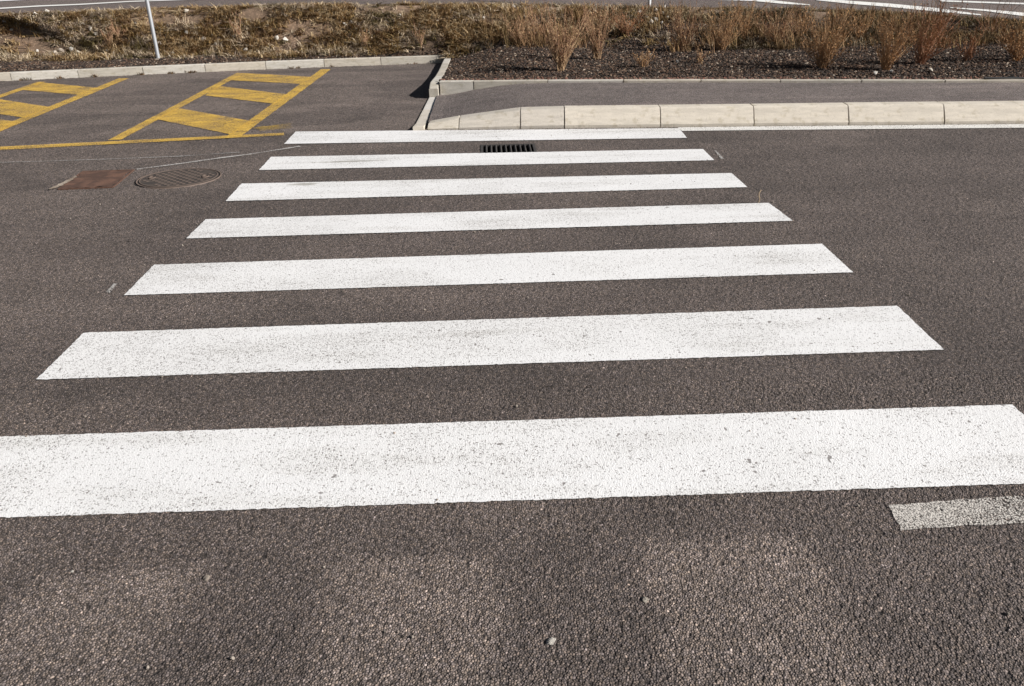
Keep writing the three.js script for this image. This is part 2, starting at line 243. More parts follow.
for (let s = 1; s <= 7; s++) for (let j = 0; j < ROW; j++) for (let i = 0; i < AW; i++) {
  const [x, d] = stripePoint(corners[s], i / (AW - 1), j / (ROW - 1)), p = 4 * (((s - 1) * ROW + j) * AW + i);
  const h = HS(x, d), wear = sm(0.35, 0.75, fbm(x * 1.7 + s * 7, d * 3.5, 201, 4)), streak = sm(0.50, 0.80, fbm(x * 1.6 + s * 3, d * 9, 211, 5)), sel = h2(i >> 2, j >> 2, 9);
  const pit = sm(0.0, 0.07, 0.23 + 0.06 * wear + 0.04 * streak - h) * (sel < 0.26 + 0.20 * wear + 0.22 * streak ? 0.55 + 0.45 * h2(i >> 2, j >> 2, 8) : 0.06), g = h2(i, j, 7), big = fbm(x * 38, d * 38, 221 + s, 2), chip = sm(0.86, 0.90, big) * 0.75;
  const scuff = s === 6 ? sm(1, 0.3, Math.hypot((x + 1.27) / 0.42, (d - 7.44 - 0.05 * (x + 1.27)) / 0.045) + 0.8 * (fbm(x * 20, d * 60, 271, 3) - 0.5)) : s === 5 ? sm(1, 0.3, Math.hypot((x + 1.53) / 0.16, (d - 6.62) / 0.06) + 0.8 * (fbm(x * 20, d * 60, 271, 3) - 0.5)) : 0, dirt = 0.45 * scuff + streak * 0.07 * (0.3 + 1.1 * fbm(x * 40, d * 40, 231, 2)) + 0.04 * wear, v = (0.80 + 0.06 * (g - 0.5) + 0.06 * (fbm(x * 3, d * 3, 241, 3) - 0.5)) * (1 - dirt), k = Math.max(pit, chip);
  paintRGB[p] = toS(lerp(v, 0.105, k)); paintRGB[p + 1] = toS(lerp(v * (0.99 - dirt * 0.06), 0.085, k)); paintRGB[p + 2] = toS(lerp(v * (0.98 - dirt * 0.2), 0.075, k)); paintRGB[p + 3] = 255;
  paintBump[p] = paintBump[p + 1] = paintBump[p + 2] = Math.round(255 * clamp(0.25 + 0.6 * h - 0.3 * k)); paintBump[p + 3] = 255;
}
const paint = new THREE.MeshStandardMaterial({ name: 'white road paint', map: dataTex(paintRGB, AW, AH, true), bumpMap: dataTex(paintBump, AW, AH), bumpScale: 0.0022, roughness: 0.85 });
paint.map.wrapS = paint.map.wrapT = paint.bumpMap.wrapS = paint.bumpMap.wrapT = THREE.ClampToEdgeWrapping;
function stripeGeo(c, row, y = 0.0035, nx = 420, nd = 24) {
  return sheet(nx + 2, nd + 2, (u, v) => {
    const i = Math.round(u * (nx + 2)), j = Math.round(v * (nd + 2)), skirt = i === 0 || j === 0 || i === nx + 2 || j === nd + 2, uu = clamp((i - 1) / nx), vv = clamp((j - 1) / nd), p = stripePoint(c, uu, vv);
    const e = (vv === 0 || vv === 1 ? 1 : 0) * 0.010 * (fbm(p[0] * 60, p[1] * 20, 251 + row, 3) - 0.5), f = (uu === 0 || uu === 1 ? 1 : 0) * 0.010 * (fbm(p[1] * 60, p[0] * 20, 261 + row, 3) - 0.5);
    return [p[0] + f, 0.0018 + 0.0010 * HSm(p[0], p[1], 1.5), p[1] + e, uu, vv];
  }, (x, d, u, v) => { const i = Math.round(u * (nx + 2)), j = Math.round(v * (nd + 2)); return [clamp((i - 1) / nx) * 0.998 + 0.001, (row * ROW + 2 + clamp((j - 1) / nd) * (ROW - 5)) / AH]; });
}
const ordinal = ['', 'seventh', 'sixth', 'fifth', 'fourth', 'third', 'second', 'first'];
const look = ['', 'broad clean white', 'white grain speckled', 'white speckled', 'plain white', 'white', 'tyre marked white', 'bright white'];
for (let s = 7; s >= 1; s--) tag(mesh('crosswalk_stripe', stripeGeo(corners[s], s - 1), paint), `${look[s]} painted crosswalk stripe, ${ordinal[s]} counted from the pale kerb`, 'road marking', 'white crosswalk stripes');

// alpha-worn paints, tiled on the grain of the asphalt
function wornPaint(name, rgb, cover, seed, edgeRough = 0.9) {
  const n = 1024, a = new Uint8Array(n * n * 4);
  for (let y = 0; y < n; y++) for (let x = 0; x < n; x++) {
    const p = 4 * (y * n + x), h = hgt[(2 * y) * N + 2 * x], w = fbm(x / 90, y / 60, seed, 5), k = sm(0, 0.10, h - (1 - cover) * (0.12 + 1.35 * w)), g = 0.85 + 0.3 * h2(x, y, seed + 3) + 0.25 * (w - 0.5);
    a[p] = toS(rgb[0] * g); a[p + 1] = toS(rgb[1] * g); a[p + 2] = toS(rgb[2] * g); a[p + 3] = Math.round(255 * k);
  }
  return new THREE.MeshStandardMaterial({ name, map: dataTex(a, n, n, true), bumpMap: asphaltB, bumpScale: 0.002, roughness: edgeRough, transparent: true });
}
const yellow = wornPaint('yellow road paint', [0.76, 0.475, 0.08], 0.60, 301), faded = wornPaint('faded white paint', [0.62, 0.58, 0.53], 0.56, 311), thin = wornPaint('thin white paint', [0.58, 0.56, 0.53], 0.55, 321);
function strip(pts, y, nx = 60, nd = 6, jit = 0.014) { // pts: near-left, near-right, far-right, far-left as (x, d)
  const [a, b, c, e] = pts, sd = Math.abs(a[0] * 7 + a[1] * 3) | 0;
  return sheet(nx, nd, (u, v) => { const eu = u === 0 || u === 1, ev = v === 0 || v === 1; let x = lerp(lerp(a[0], b[0], u), lerp(e[0], c[0], u), v), d = lerp(lerp(a[1], b[1], u), lerp(e[1], c[1], u), v); if (eu) x += jit * (fbm(d * 30, x * 9, sd, 3) - 0.5); if (ev) d += jit * (fbm(x * 30, d * 9, sd + 3, 3) - 0.5); return [x, y, d]; });
}
// ------------------------------------------------------------------ the other painted marks
tag(mesh('faded_marking', strip([un(900, 530.5), un(1120, 517), un(1110, 489), un(889, 505.5)], 0.002, 90, 12, 0.016), faded), 'worn grey remnant of a white line on dark asphalt', 'road marking');
{ // white line in the gutter, along the kerb foot
  tag(mesh('edge_line', sheet(240, 4, (u, v) => { const x = lerp(2.085, 13, u), w = 0.006 * (fbm(x * 20, v * 3, 401, 3) - 0.5); return [x, 0.0025, kerbFoot(x) - 0.035 - (1 - v) * 0.20 + w]; }), thinEdge()), 'white edge line painted along the foot of the pale kerb', 'road marking');
}
function thinEdge() { return wornPaint('edge line paint', [0.76, 0.74, 0.70], 0.84, 331); }
function ladder(label, rails, bars) {           // a hatched access aisle: two side lines and cross bars
  const o = tag(group('hatched_marking'), label, 'road marking', 'yellow hatched markings between the bays'), Q = (q) => q.map((p) => un(...p));
  for (const q of bars) mesh('cross_bar', strip(Q(q), 0.0030, 50, 20, 0.02), yellow, o);
  for (const q of rails) mesh('side_line', strip(Q(q), 0.0044, 8, 120, 0.02), yellow, o);
}
ladder('yellow hatched ladder marking beside the return kerb, its nearest bar half worn', [[[108, 140.5], [121, 140], [244, 73.5], [237, 73]], [[226, 137], [241, 136.5], [331, 69.5], [321, 69.5]]], [[[155, 119], [231, 134.5], [256, 122], [177, 108]], [[205, 95.5], [275, 104], [291, 95], [218, 86]], [[230, 80.3], [301, 84], [312, 77], [243, 73.2]]]);
ladder('yellow hatched ladder marking next to the empty bay, its far corner at the kerb', [[[-152, 147], [-138, 146.5], [46, 82], [38, 82]], [[-38, 142], [-22, 141], [129, 78.5], [119, 78.5]]], [[[-80, 128], [-8, 136], [20, 122], [-52, 114]], [[-30, 110], [26, 118], [49, 107], [-4, 98.8]], [[22, 90], [80, 95], [98, 88], [39, 82.3]]]);
{ const w = (q) => q.map((p) => un(...p)); tag(mesh('bay_line', strip(w([[-160, 158.8], [284, 135.6], [284, 133.2], [-160, 155]]), 0.0058, 200, 6), yellow), 'long yellow line closing the parking bays towards the road', 'road marking'); }
// old thin white lines across the asphalt
function ribbon(pts, w, y) { const n = pts.length - 1; return sheet(n * 12, 1, (u, v) => { const t = u * n, i = Math.min(n - 1, Math.floor(t)), f = t - i, x = lerp(pts[i][0], pts[i + 1][0], f), d = lerp(pts[i][1], pts[i + 1][1], f), dx = pts[i + 1][0] - pts[i][0], dd = pts[i + 1][1] - pts[i][1], l = Math.hypot(dx, dd), k = (v - 0.5) * w * (0.7 + 0.6 * vn(t * 5, 3, 9)); return [x - dd / l * k, y, d + dx / l * k]; }); }
tag(mesh('scribed_line', ribbon([un(137, 169.5), un(180, 164), un(215, 159), un(250, 154.5), un(285, 149), un(300, 146.5)], 0.045, 0.0045), thin), 'thin white line running from the rusty plate to the crosswalk', 'road marking');
tag(mesh('scribed_line', ribbon([un(-10, 163), un(60, 161), un(120, 159), un(180, 156.5), un(240, 152.5)], 0.035, 0.0038), wornPaint('rubbed white paint', [0.4, 0.39, 0.37], 0.45, 341)), 'faint rubbed white line parallel to the long yellow line', 'road marking');
tag(mesh('paint_dash', strip([un(104, 293.5), un(109, 293.5), un(118, 284), un(114, 284)], 0.003, 10, 10, 0.02), thin), 'short white paint dash beside the fifth crosswalk stripe', 'road marking');
tag(mesh('paint_dash', strip([un(721, 159), un(724, 159), un(716, 150.5), un(714, 150.5)], 0.003, 8, 10, 0.01), thin), 'short thin white dash off the end of the second crosswalk stripe', 'road marking');
tag(mesh('paint_smear', strip([un(262, 131), un(292, 128), un(290, 123), un(252, 128)], 0.002, 40, 20, 0.1), wornPaint('smeared yellow paint', [0.5, 0.32, 0.05], 0.34, 351)), 'smear of yellow paint above the end of the long yellow line', 'road marking');
{ // lines on the far road
  const wm = new THREE.MeshStandardMaterial({ name: 'far white paint', color: new THREE.Color().setRGB(0.74, 0.73, 0.70), roughness: 0.8 });
  const far = (label, top, bot) => { const n = top.length, pos = [], idx = []; for (let i = 0; i < n; i++) for (const p of [top[i], bot[i]]) { const h = hit(p[0], p[1]); pos.push(h[0], landH(h[0], h[2]) + 0.012, -h[2]); } for (let i = 0; i + 1 < n; i++) { const k = 2 * i; idx.push(k, k + 1, k + 2, k + 1, k + 3, k + 2); } tag(mesh('far_marking', geo(pos, idx), wm), label, 'road marking', 'white markings on the far road'); };
  far('white edge line of the far road above the grassy bank', [[0, 8.4], [40, 6.0], [80, 4.4], [130, 1.6], [220, -1.4]], [[0, 9.6], [40, 7.2], [80, 5.5], [130, 2.5], [220, -0.6]]);
  far('thin white line on the far road, behind its edge line', [[-10, 1.4], [30, -0.6]], [[-10, 2.4], [30, 0.2]]);
  far('short white hatch bar on the far road above the shrubs', [[690, -2.5], [753, -1.2], [785, 2.2], [810, 5.2]], [[690, -0.5], [753, 1.6], [785, 4.6], [810, 5.8]]);
  far('long tapering white bar on the far road behind the shrubs', [[816, -1.6], [850, 1.4], [890, 4.2], [936, 8.6], [981, 15]], [[816, 0.8], [850, 4.4], [890, 7.6], [936, 12.2], [981, 16]]);
  far('thin upper white line on the far road', [[940, 0.6], [980, 2], [1030, 3.6]], [[940, 2], [980, 3.5], [1030, 5.2]]);
  far('white bar on the far road reaching the bank', [[950, 7.8], [985, 10], [1010, 12], [1060, 17]], [[950, 8.6], [985, 11.6], [1010, 15], [1060, 21]]);
}

// ------------------------------------------------------------------ ironwork in the road
function metalTex(seed, a, b, n = 256) { const rgb = new Uint8Array(n * n * 4); for (let y = 0; y < n; y++) for (let x = 0; x < n; x++) { const p = 4 * (y * n + x), f = sm(0.3, 0.7, fbm(x / 22, y / 22, seed, 5)), g = 0.75 + 0.5 * h2(x, y, seed); for (let c = 0; c < 3; c++) rgb[p + c] = toS(lerp(a[c], b[c], f) * g); rgb[p + 3] = 255; } return dataTex(rgb, n, n, true); }
const ironMap = metalTex(61, [0.10, 0.074, 0.06], [0.17, 0.125, 0.10]), rustMap = metalTex(67, [0.075, 0.038, 0.025], [0.145, 0.073, 0.047]);
const iron = new THREE.MeshStandardMaterial({ name: 'cast iron', map: ironMap, bumpMap: ironMap, bumpScale: 0.001, roughness: 0.7, metalness: 0.15 });
const grateIronAndShade = new THREE.MeshStandardMaterial({ name: 'black iron with pit shade', color: new THREE.Color().setRGB(0.045, 0.04, 0.037), bumpMap: ironMap, bumpScale: 0.001, roughness: 0.75 });
const grime = new THREE.MeshStandardMaterial({ name: 'packed grime', map: metalTex(73, [0.036, 0.028, 0.024], [0.07, 0.053, 0.043]), roughness: 1 });
const rust = new THREE.MeshStandardMaterial({ name: 'rusty dirt', map: rustMap, bumpMap: rustMap, bumpScale: 0.006, roughness: 1 });
const sandMat = new THREE.MeshStandardMaterial({ name: 'pale sand', map: metalTex(71, [0.20, 0.15, 0.11], [0.36, 0.30, 0.24]), roughness: 1 });
function box(x, y, z, w, h, d) { return new THREE.BoxGeometry(w, h, d).translate(x, y, z); }
{
  const c = un(179, 178), o = tag(group('manhole_cover', c[0], 0, -c[1]), 'round cast iron manhole cover with a raised grid of studs', 'manhole cover'), r = 0.325;
  mesh('frame_ring', new THREE.LatheGeometry([[r + 0.012, -0.02], [r + 0.012, 0.004], [r + 0.026, 0.004], [r + 0.03, -0.02]].map((p) => new THREE.Vector2(...p)), 72), iron, o);
  mesh('gap', new THREE.CylinderGeometry(r + 0.012, r + 0.012, 0.002, 72).translate(0, 0.0008, 0), grime, o);
  mesh('cover', new THREE.CylinderGeometry(r, r, 0.012, 72).translate(0, -0.001, 0), grime, o);
  const st = [], n = 12, p = 2 * r / n;
  for (let i = 0; i < n; i++) for (let j = 0; j < n; j++) { const x = (i + 0.5) * p - r, z = (j + 0.5) * p - r; if (Math.hypot(x, z) < r - 0.028 && !(Math.abs(x) > 0.2 && Math.abs(x) < 0.26 && Math.abs(z) < 0.05)) st.push(box(x, 0.006, z, p * 0.5, 0.0026, p * 0.5)); }
  const s = mesh('stud_grid', mergeGeometries(st), iron, o); s.userData.kind = 'stuff'; s.rotation.y = 0.785;
  mesh('rim', new THREE.LatheGeometry([[r - 0.012, 0.004], [r - 0.011, 0.0075], [r - 0.003, 0.0075], [r, 0.003]].map((q) => new THREE.Vector2(...q)), 72), iron, o);
  for (const e of [-1, 1]) mesh('key_hole', new THREE.TorusGeometry(0.026, 0.007, 8, 20).rotateX(-Math.PI / 2).translate(e * 0.23, 0.008, 0), iron, o);
}
{
  const q = [[58, 189.5], [113, 187.5], [134, 170], [83, 171.5]].map((p) => un(...p)), cx = q.reduce((a, b) => a + b[0], 0) / 4, cd = q.reduce((a, b) => a + b[1], 0) / 4;
  const o = tag(group('access_plate', cx, 0, -cd), 'square rusty access plate covered in red brown dirt', 'access plate'), l = q.map(([x, d]) => [x - cx, d - cd]), sc = (k) => l.map(([x, d]) => [x * k, d * k]);
  const plate = (p, y, n, amp) => { const g = strip(p, y, n, n, 0.055); const a = g.attributes.position; for (let i = 0; i < a.count; i++) a.setY(i, y + amp * fbm(a.getX(i) * 20, a.getZ(i) * 20, 5, 3)); g.computeVertexNormals(); const uv = g.attributes.uv; for (let i = 0; i < uv.count; i++) uv.setXY(i, uv.getX(i) * 2.4, uv.getY(i) * 2.4); return g; };
  mesh('dirt_covered_lid', plate(sc(0.95), 0.002, 24, 0.006), rust, o);
  const fr = (a, b, m, w) => { const dx = b[0] - a[0], dd = b[1] - a[1], len = Math.hypot(dx, dd), g = box(0, 0, 0, len, 0.008, w); g.rotateY(Math.atan2(dd, dx)); g.translate((a[0] + b[0]) / 2, 0.001, -(a[1] + b[1]) / 2); return mesh('frame_bar', g, m, o); };
  const f = sc(0.99); fr(f[0], f[1], rust, 0.014); fr(f[1], f[2], rust, 0.014); fr(f[2], f[3], rust, 0.016); fr(f[3], f[0], rust, 0.014);
  const s = plate([[l[0][0] - 0.07, l[0][1] - 0.01], [l[0][0] - 0.02, l[0][1] + 0.03], [l[3][0] + 0.05, l[3][1] - 0.22], [l[3][0] + 0.02, l[3][1] - 0.2]], 0.004, 16, 0.007); mesh('sand_streak', s, sandMat, o);
}
{ // gully grate over a real pit
  const { x0, x1, d0, d1 } = PIT, cx = (x0 + x1) / 2, cd = (d0 + d1) / 2, w = x1 - x0, dp = d1 - d0, o = tag(group('drain_grate', cx, 0, -cd), 'iron drain grate with parallel bars between two crosswalk stripes', 'drain grate');
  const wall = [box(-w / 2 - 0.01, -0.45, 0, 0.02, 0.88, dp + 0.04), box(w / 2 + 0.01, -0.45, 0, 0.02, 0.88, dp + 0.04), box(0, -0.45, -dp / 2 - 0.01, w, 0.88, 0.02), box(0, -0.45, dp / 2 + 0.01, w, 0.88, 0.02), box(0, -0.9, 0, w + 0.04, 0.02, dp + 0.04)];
  mesh('gully_box', mergeGeometries(wall), grateIronAndShade, o);  // pit walls coloured near black to stand for the shade inside
  for (const [x, z, a, b] of [[-w / 2 + 0.002, 0, 0.026, dp + 0.026], [w / 2 - 0.002, 0, 0.026, dp + 0.026], [0, -dp / 2, w - 0.03, 0.026], [0, dp / 2, w - 0.03, 0.026]]) mesh('frame_bar', box(x, -0.010, z, a, 0.022, b), grateIronAndShade, o);
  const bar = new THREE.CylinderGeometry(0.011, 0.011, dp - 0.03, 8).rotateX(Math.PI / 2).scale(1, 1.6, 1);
  for (let i = 0; i < 10; i++) { const b = mesh('grate_bar', bar, grateIronAndShade, o); b.position.set(-w / 2 + 0.045 + i * (w - 0.09) / 9, -0.014, 0); }
}
// ------------------------------------------------------------------ loose pebbles on the road
function pebbleGeo(seed, det = 2) { const g = new THREE.IcosahedronGeometry(1, det), a = g.attributes.position; for (let i = 0; i < a.count; i++) { const x = a.getX(i), y = a.getY(i), z = a.getZ(i), k = 0.55 + 0.9 * vn(x * 1.6 + seed * 3.1 + 20, y * 1.6 + z * 2.1 + 20, seed); a.setXYZ(i, x * k, y * k, z * k); } g.computeVertexNormals(); return g; }
const stoneMats = [[0.62, 0.58, 0.52], [0.48, 0.43, 0.36], [0.40, 0.34, 0.28]].map((c) => new THREE.MeshStandardMaterial({ name: 'pale stone', color: new THREE.Color().setRGB(...c), bumpMap: greyBump, bumpScale: 0.006, roughness: 0.95, flatShading: true }));
for (const [px, py, r, m, label] of [[551, 641, 0.0125, 0, 'round white pebble lying on the coarse asphalt below the nearest stripe'], [645, 600, 0.011, 1, 'dull grey pebble pressed into the coarse asphalt'], [207, 578, 0.012, 2, 'flat beige stone chip in the dusty asphalt'], [72, 571, 0.005, 0, 'tiny white pebble on the asphalt beside a dusty patch']]) {
  const [x, d] = un(px, py), o = tag(mesh('pebble', pebbleGeo(px, 2), stoneMats[m]), label, 'pebble'); o.scale.set(r, r * 0.5, r * 0.9); o.position.set(x, r * 0.15 - 0.002, -d); o.rotation.y = px;
}
{ // a twig standing off the end of the third stripe
  const [x, d] = un(758, 203), c = new THREE.CatmullRomCurve3([[0, 0, 0], [0.008, 0.03, 0], [-0.006, 0.07, 0.01], [0.01, 0.10, 0]].map((p) => new THREE.Vector3(...p)));
  tag(mesh('dry_stalk', new THREE.TubeGeometry(c, 8, 0.0045, 5).translate(x, 0, -d), new THREE.MeshStandardMaterial({ name: 'dry stalk', color: new THREE.Color().setRGB(0.32, 0.24, 0.16), roughness: 1 })), 'small dry stalk standing in the road off a stripe end', 'stalk');
}

// ------------------------------------------------------------------ posts
const galv = new THREE.MeshStandardMaterial({ name: 'galvanised steel', color: new THREE.Color().setRGB(0.50, 0.52, 0.55), roughness: 0.45, metalness: 0.55 });
{
  const b = hit(158.5, 59.5), o = tag(group('sign_post', b[0], b[1] - 0.01, -b[2]), 'slim galvanised sign post standing in the mulch behind the bays', 'sign post');
  mesh('pole', new THREE.CylinderGeometry(0.034, 0.034, 2.95, 20).translate(0, 1.46, 0), galv, o);
  mesh('foot_collar', new THREE.CylinderGeometry(0.075, 0.09, 0.03, 20).translate(0, 0.012, 0), stoneMats[1], o);
  const pl = mesh('sign_plate', new THREE.BoxGeometry(0.8, 0.6, 0.012).translate(0, 2.45, 0.042), galv, o);
  mesh('lower_plate', new THREE.BoxGeometry(0.8, 0.36, 0.012).translate(0, 1.95, 0.042), galv, o); mesh('clamp', box(0, 1.94, 0.015, 0.09, 0.03, 0.03), galv, o);
  mesh('clamp', box(0, 2.3, 0.015, 0.09, 0.03, 0.03), galv, o); mesh('clamp', box(0, 2.7, 0.015, 0.09, 0.03, 0.03), galv, o);
}
{
  const b = hit(649, 10), o = tag(group('short_post', b[0], b[1] - 0.02, -b[2]), 'white post on the bank crest above a heap of stones', 'post');
  const wm = new THREE.MeshStandardMaterial({ name: 'white post paint', color: new THREE.Color().setRGB(0.62, 0.63, 0.64), roughness: 0.5 });
  mesh('pole', new THREE.CylinderGeometry(0.032, 0.032, 2.2, 16).translate(0, 1.1, 0), wm, o);
  mesh('cap', new THREE.SphereGeometry(0.034, 16, 8, 0, 7, 0, Math.PI / 2).translate(0, 2.2, 0), wm, o);
}
{ // thin black tube along the rear kerb
  const x0 = un(992, 82, 0.2)[0], pts = []; for (let i = 0; i <= 8; i++) { const x = x0 + i * 0.35; pts.push(new THREE.Vector3(x, 0.222 + 0.004 * Math.sin(i * 2), -(rearLine(x) + 0.02 + 0.01 * Math.sin(i)))); }
  tag(mesh('black_tube', new THREE.TubeGeometry(new THREE.CatmullRomCurve3(pts), 40, 0.013, 8), new THREE.MeshStandardMaterial({ name: 'black pipe', color: new THREE.Color().setRGB(0.012, 0.012, 0.012), roughness: 0.6 })), 'thin black tube lying along the slim rear kerb', 'pipe');
}

// ------------------------------------------------------------------ stones on the bank
{
  const spots = [[5, 24, 6], [34, 19, 5], [48, 14, 7], [84, 26, 4], [97, 36, 6], [91, 31, 6], [72, 52, 7], [79, 55, 6], [38, 53, 4], [107, 53, 4], [187, 13, 6], [187, 35, 5], [198, 48, 4], [216, 46, 4], [173, 55, 4], [170, 58, 3], [212, 37, 3], [36, 16, 5], [136, 25, 3], [246, 53, 6], [286, 42, 7], [277, 41, 7], [351, 24, 5], [345, 26, 5], [364, 41, 3], [437, 23, 4], [400, 17, 4], [484, 20, 4], [525, 19, 5], [513, 9, 5], [640, 14, 6], [646, 20, 6], [655, 13, 7], [662, 16, 7], [656, 22, 7], [664, 10, 6], [669, 14, 6], [667, 20, 6], [651, 25, 6], [661, 25, 5], [853, 35, 6], [946, 39, 4], [995, 40, 5], [1004, 48, 4], [890, 74, 4], [875, 76, 4], [930, 73, 5], [677, 64, 4], [713, 51, 3], [12, 32, 4], [160, 46, 7], [204, 42, 8], [56, 57, 8], [62, 53, 8]];
  const gs = [1, 2, 3, 4, 5].map((k) => pebbleGeo(k, 1)), R = rng(55);
  spots.forEach(([px, py, w], i) => {
    const h = hit(px, py), r = w * 16.5 / 796 * 0.31, o = mesh('stone', gs[i % 5], stoneMats[w > 6 && i > 45 ? 2 : i % 3 === 1 ? 1 : 0]); o.scale.set(r * (0.9 + 0.4 * R()), r * 0.7, r); o.rotation.set(R(), R() * 6, R()); o.position.set(h[0], h[1] + r * 0.5 + 0.025, -h[2]);
    const heap = i >= 30 && i <= 39; tag(o, heap ? 'white stone in the heap below the white post' : py > 60 ? 'pale stone lying in the dark mulch near the slim kerb' : 'pale stone lying in the dry grass of the bank', 'stone', heap ? 'heap of white stones' : py > 60 ? 'stones in the mulch' : 'stones on the bank');
  });
}
// ------------------------------------------------------------------ dry grass and bark mulch (too many to count)
function tuft(seed, n, h, w, lean) { const R = rng(seed), pos = [], idx = []; for (let i = 0; i < n; i++) { const a = R() * 6.283, l = h * (0.5 + 0.7 * R()), b = w * (0.6 + 0.8 * R()), k = lean * (0.3 + R()), bx = (R() - 0.5) * 0.09, bz = (R() - 0.5) * 0.09, cx = Math.cos(a), cz = Math.sin(a), q = pos.length / 3; pos.push(bx - cz * b, 0, bz + cx * b, bx + cz * b, 0, bz - cx * b, bx + cx * k * l * 0.4 - cz * b * 0.7, l * 0.6, bz + cz * k * l * 0.4 + cx * b * 0.7, bx + cx * k * l * 0.4 + cz * b * 0.7, l * 0.6, bz + cz * k * l * 0.4 - cx * b * 0.7, bx + cx * k * l, l * (1 - 0.25 * k), bz + cz * k * l); idx.push(q, q + 1, q + 3, q, q + 3, q + 2, q + 2, q + 3, q + 4); } return geo(pos, idx); }
const blade = new THREE.MeshPhysicalMaterial({ name: 'dry grass blades', color: 0xffffff, roughness: 1, side: THREE.DoubleSide, specularIntensity: 0.2 });
function scatter(name, label, category, g, mat, list) { const im = new THREE.InstancedMesh(g, mat, list.length), m = new THREE.Matrix4(), q = new THREE.Quaternion(), e = new THREE.Euler(), c = new THREE.Color(); list.forEach((p, i) => { e.set(p.rx ?? 0, p.ry, p.rz ?? 0); q.setFromEuler(e); im.setMatrixAt(i, m.compose(new THREE.Vector3(p.x, p.y, -p.d), q, new THREE.Vector3(...p.s))); im.setColorAt(i, c.setRGB(...p.c)); }); im.name = numbered(name); im.castShadow = im.receiveShadow = true; im.userData = { kind: 'stuff', label, category }; scene.add(im); return im; }
{
  const R = rng(77), cols = [[0.50, 0.38, 0.23], [0.36, 0.245, 0.125], [0.20, 0.125, 0.065], [0.33, 0.23, 0.105], [0.58, 0.47, 0.33], [0.32, 0.25, 0.19], [0.16, 0.125, 0.055]];
  const lists = [[], [], []];
  for (let i = 0; i < 30000; i++) {
    const x = lerp(-22, 14.5, R()), dc = DC(x), t = R(), g0 = lerp(15.2, 13.9, sm(1.5, 4.5, x)), d = lerp(g0, dc + 0.35, t), dens = fbm(x * 1.4, d * 2.4, 111, 4), edge = sm(g0 - 0.05, g0 + 0.55, d + 0.5 * (vn(x * 2, 3, 5) - 0.5));
    if (R() > edge * (0.12 + 1.5 * sm(0.40, 0.58, dens)) || d < bayFoot(x) + 0.3 && x < -0.7) continue;
    const cl = vn(x * 2.2, d * 3, 121), k = Math.floor(clamp(cl * 1.25 - 0.12 + 0.35 * (R() - 0.5)) * 6.99), c = cols[k], b = (0.75 + 0.5 * R()) * lerp(1, 0.5, sm(1, 5, x)), f = (0.45 + 0.75 * R()) * (d > dc - 0.1 ? 0.5 : 1) * (x > 2 ? 0.7 : 0.62);
    lists[i % 3].push({ x, d, y: landH(x, d) - 0.01, ry: R() * 6.3, rx: (R() - 0.5) * 0.5, rz: (R() - 0.5) * 0.5, s: [1.1 + 0.4 * R(), f, 1.1 + 0.4 * R()], c: c.map((v) => v * b) });
  }
  scatter('dry_grass', 'short dry brown and straw coloured grass covering the bank', 'grass', tuft(1, 15, 0.17, 0.0055, 0.9), blade, lists[0]);
  scatter('matted_grass', 'low matted olive and brown weeds on the bank', 'grass', tuft(2, 18, 0.10, 0.008, 1.5), blade, lists[1]);
  scatter('grass_stalks', 'thin dead grass stalks standing on the bank', 'grass', tuft(3, 7, 0.30, 0.0035, 0.5), blade, lists[2]);
  const dead = []; for (let i = 0; i < 1500; i++) { const x = lerp(-0.2, 12, R()), d = lerp(13.6 + 1.2 * (1 - sm(0.5, 4, x)), DC(x) - 0.45, R()), n = fbm(x * 1.5, d * 1.5, 131, 3); if (R() > sm(0.46, 0.62, n) * sm(-0.2, 1, x)) continue; const k = 0.75 + 0.5 * R(); dead.push({ x, d, y: landH(x, d) - 0.01, ry: R() * 6.3, rx: (R() - 0.5) * 0.3, rz: (R() - 0.5) * 0.3, s: [1.6, 0.5 + 0.9 * R(), 1.6], c: [0.26 * k, (0.15 + 0.03 * R()) * k, 0.085 * k] }); }
  scatter('dead_stalks', 'thin reddish dead stalks standing between the shrubs', 'stalks', tuft(9, 8, 0.30, 0.003, 0.4), blade, dead);
  const chips = [];
  for (let i = 0; i < 110000; i++) {
    const x = i % 3 ? lerp(-0.66, 11.5, R()) : lerp(-13, -0.55, R()), lf = i % 3 === 0, a = lf ? bayFoot(x) + 0.13 : rearLine(x) + 0.09, d = lerp(a, lf ? Math.min(a + 1.4, 16.2) : 15.7, R()), s = 0.5 + R(); if (!lf && d < 15.5 && x < returnLine(d) + 0.14) continue; if (d > 15.1 && R() < (d - 15.1) * 1.5) continue;
    const t = R(), c = t < 0.035 ? [0.33, 0.27, 0.21] : t < 0.14 ? [0.17, 0.115, 0.078] : t < 0.42 ? [0.088, 0.05, 0.031] : [0.036, 0.025, 0.019], b = 0.7 + 0.6 * R();
    chips.push({ x, d, y: landH(x, d) + 0.004 + 0.012 * R(), ry: R() * 6.3, rx: (R() - 0.5) * 1.1, rz: (R() - 0.5) * 1.1, s: [0.021 * s * (0.6 + R()), 0.009 * s, 0.012 * s], c: c.map((v) => v * b) });
  }
  const chip = new THREE.IcosahedronGeometry(1, 0); scatter('bark_mulch', 'dark brown bark and leaf litter covering the bed', 'mulch', chip, new THREE.MeshStandardMaterial({ name: 'bark', color: 0xffffff, roughness: 1, flatShading: true }), chips);
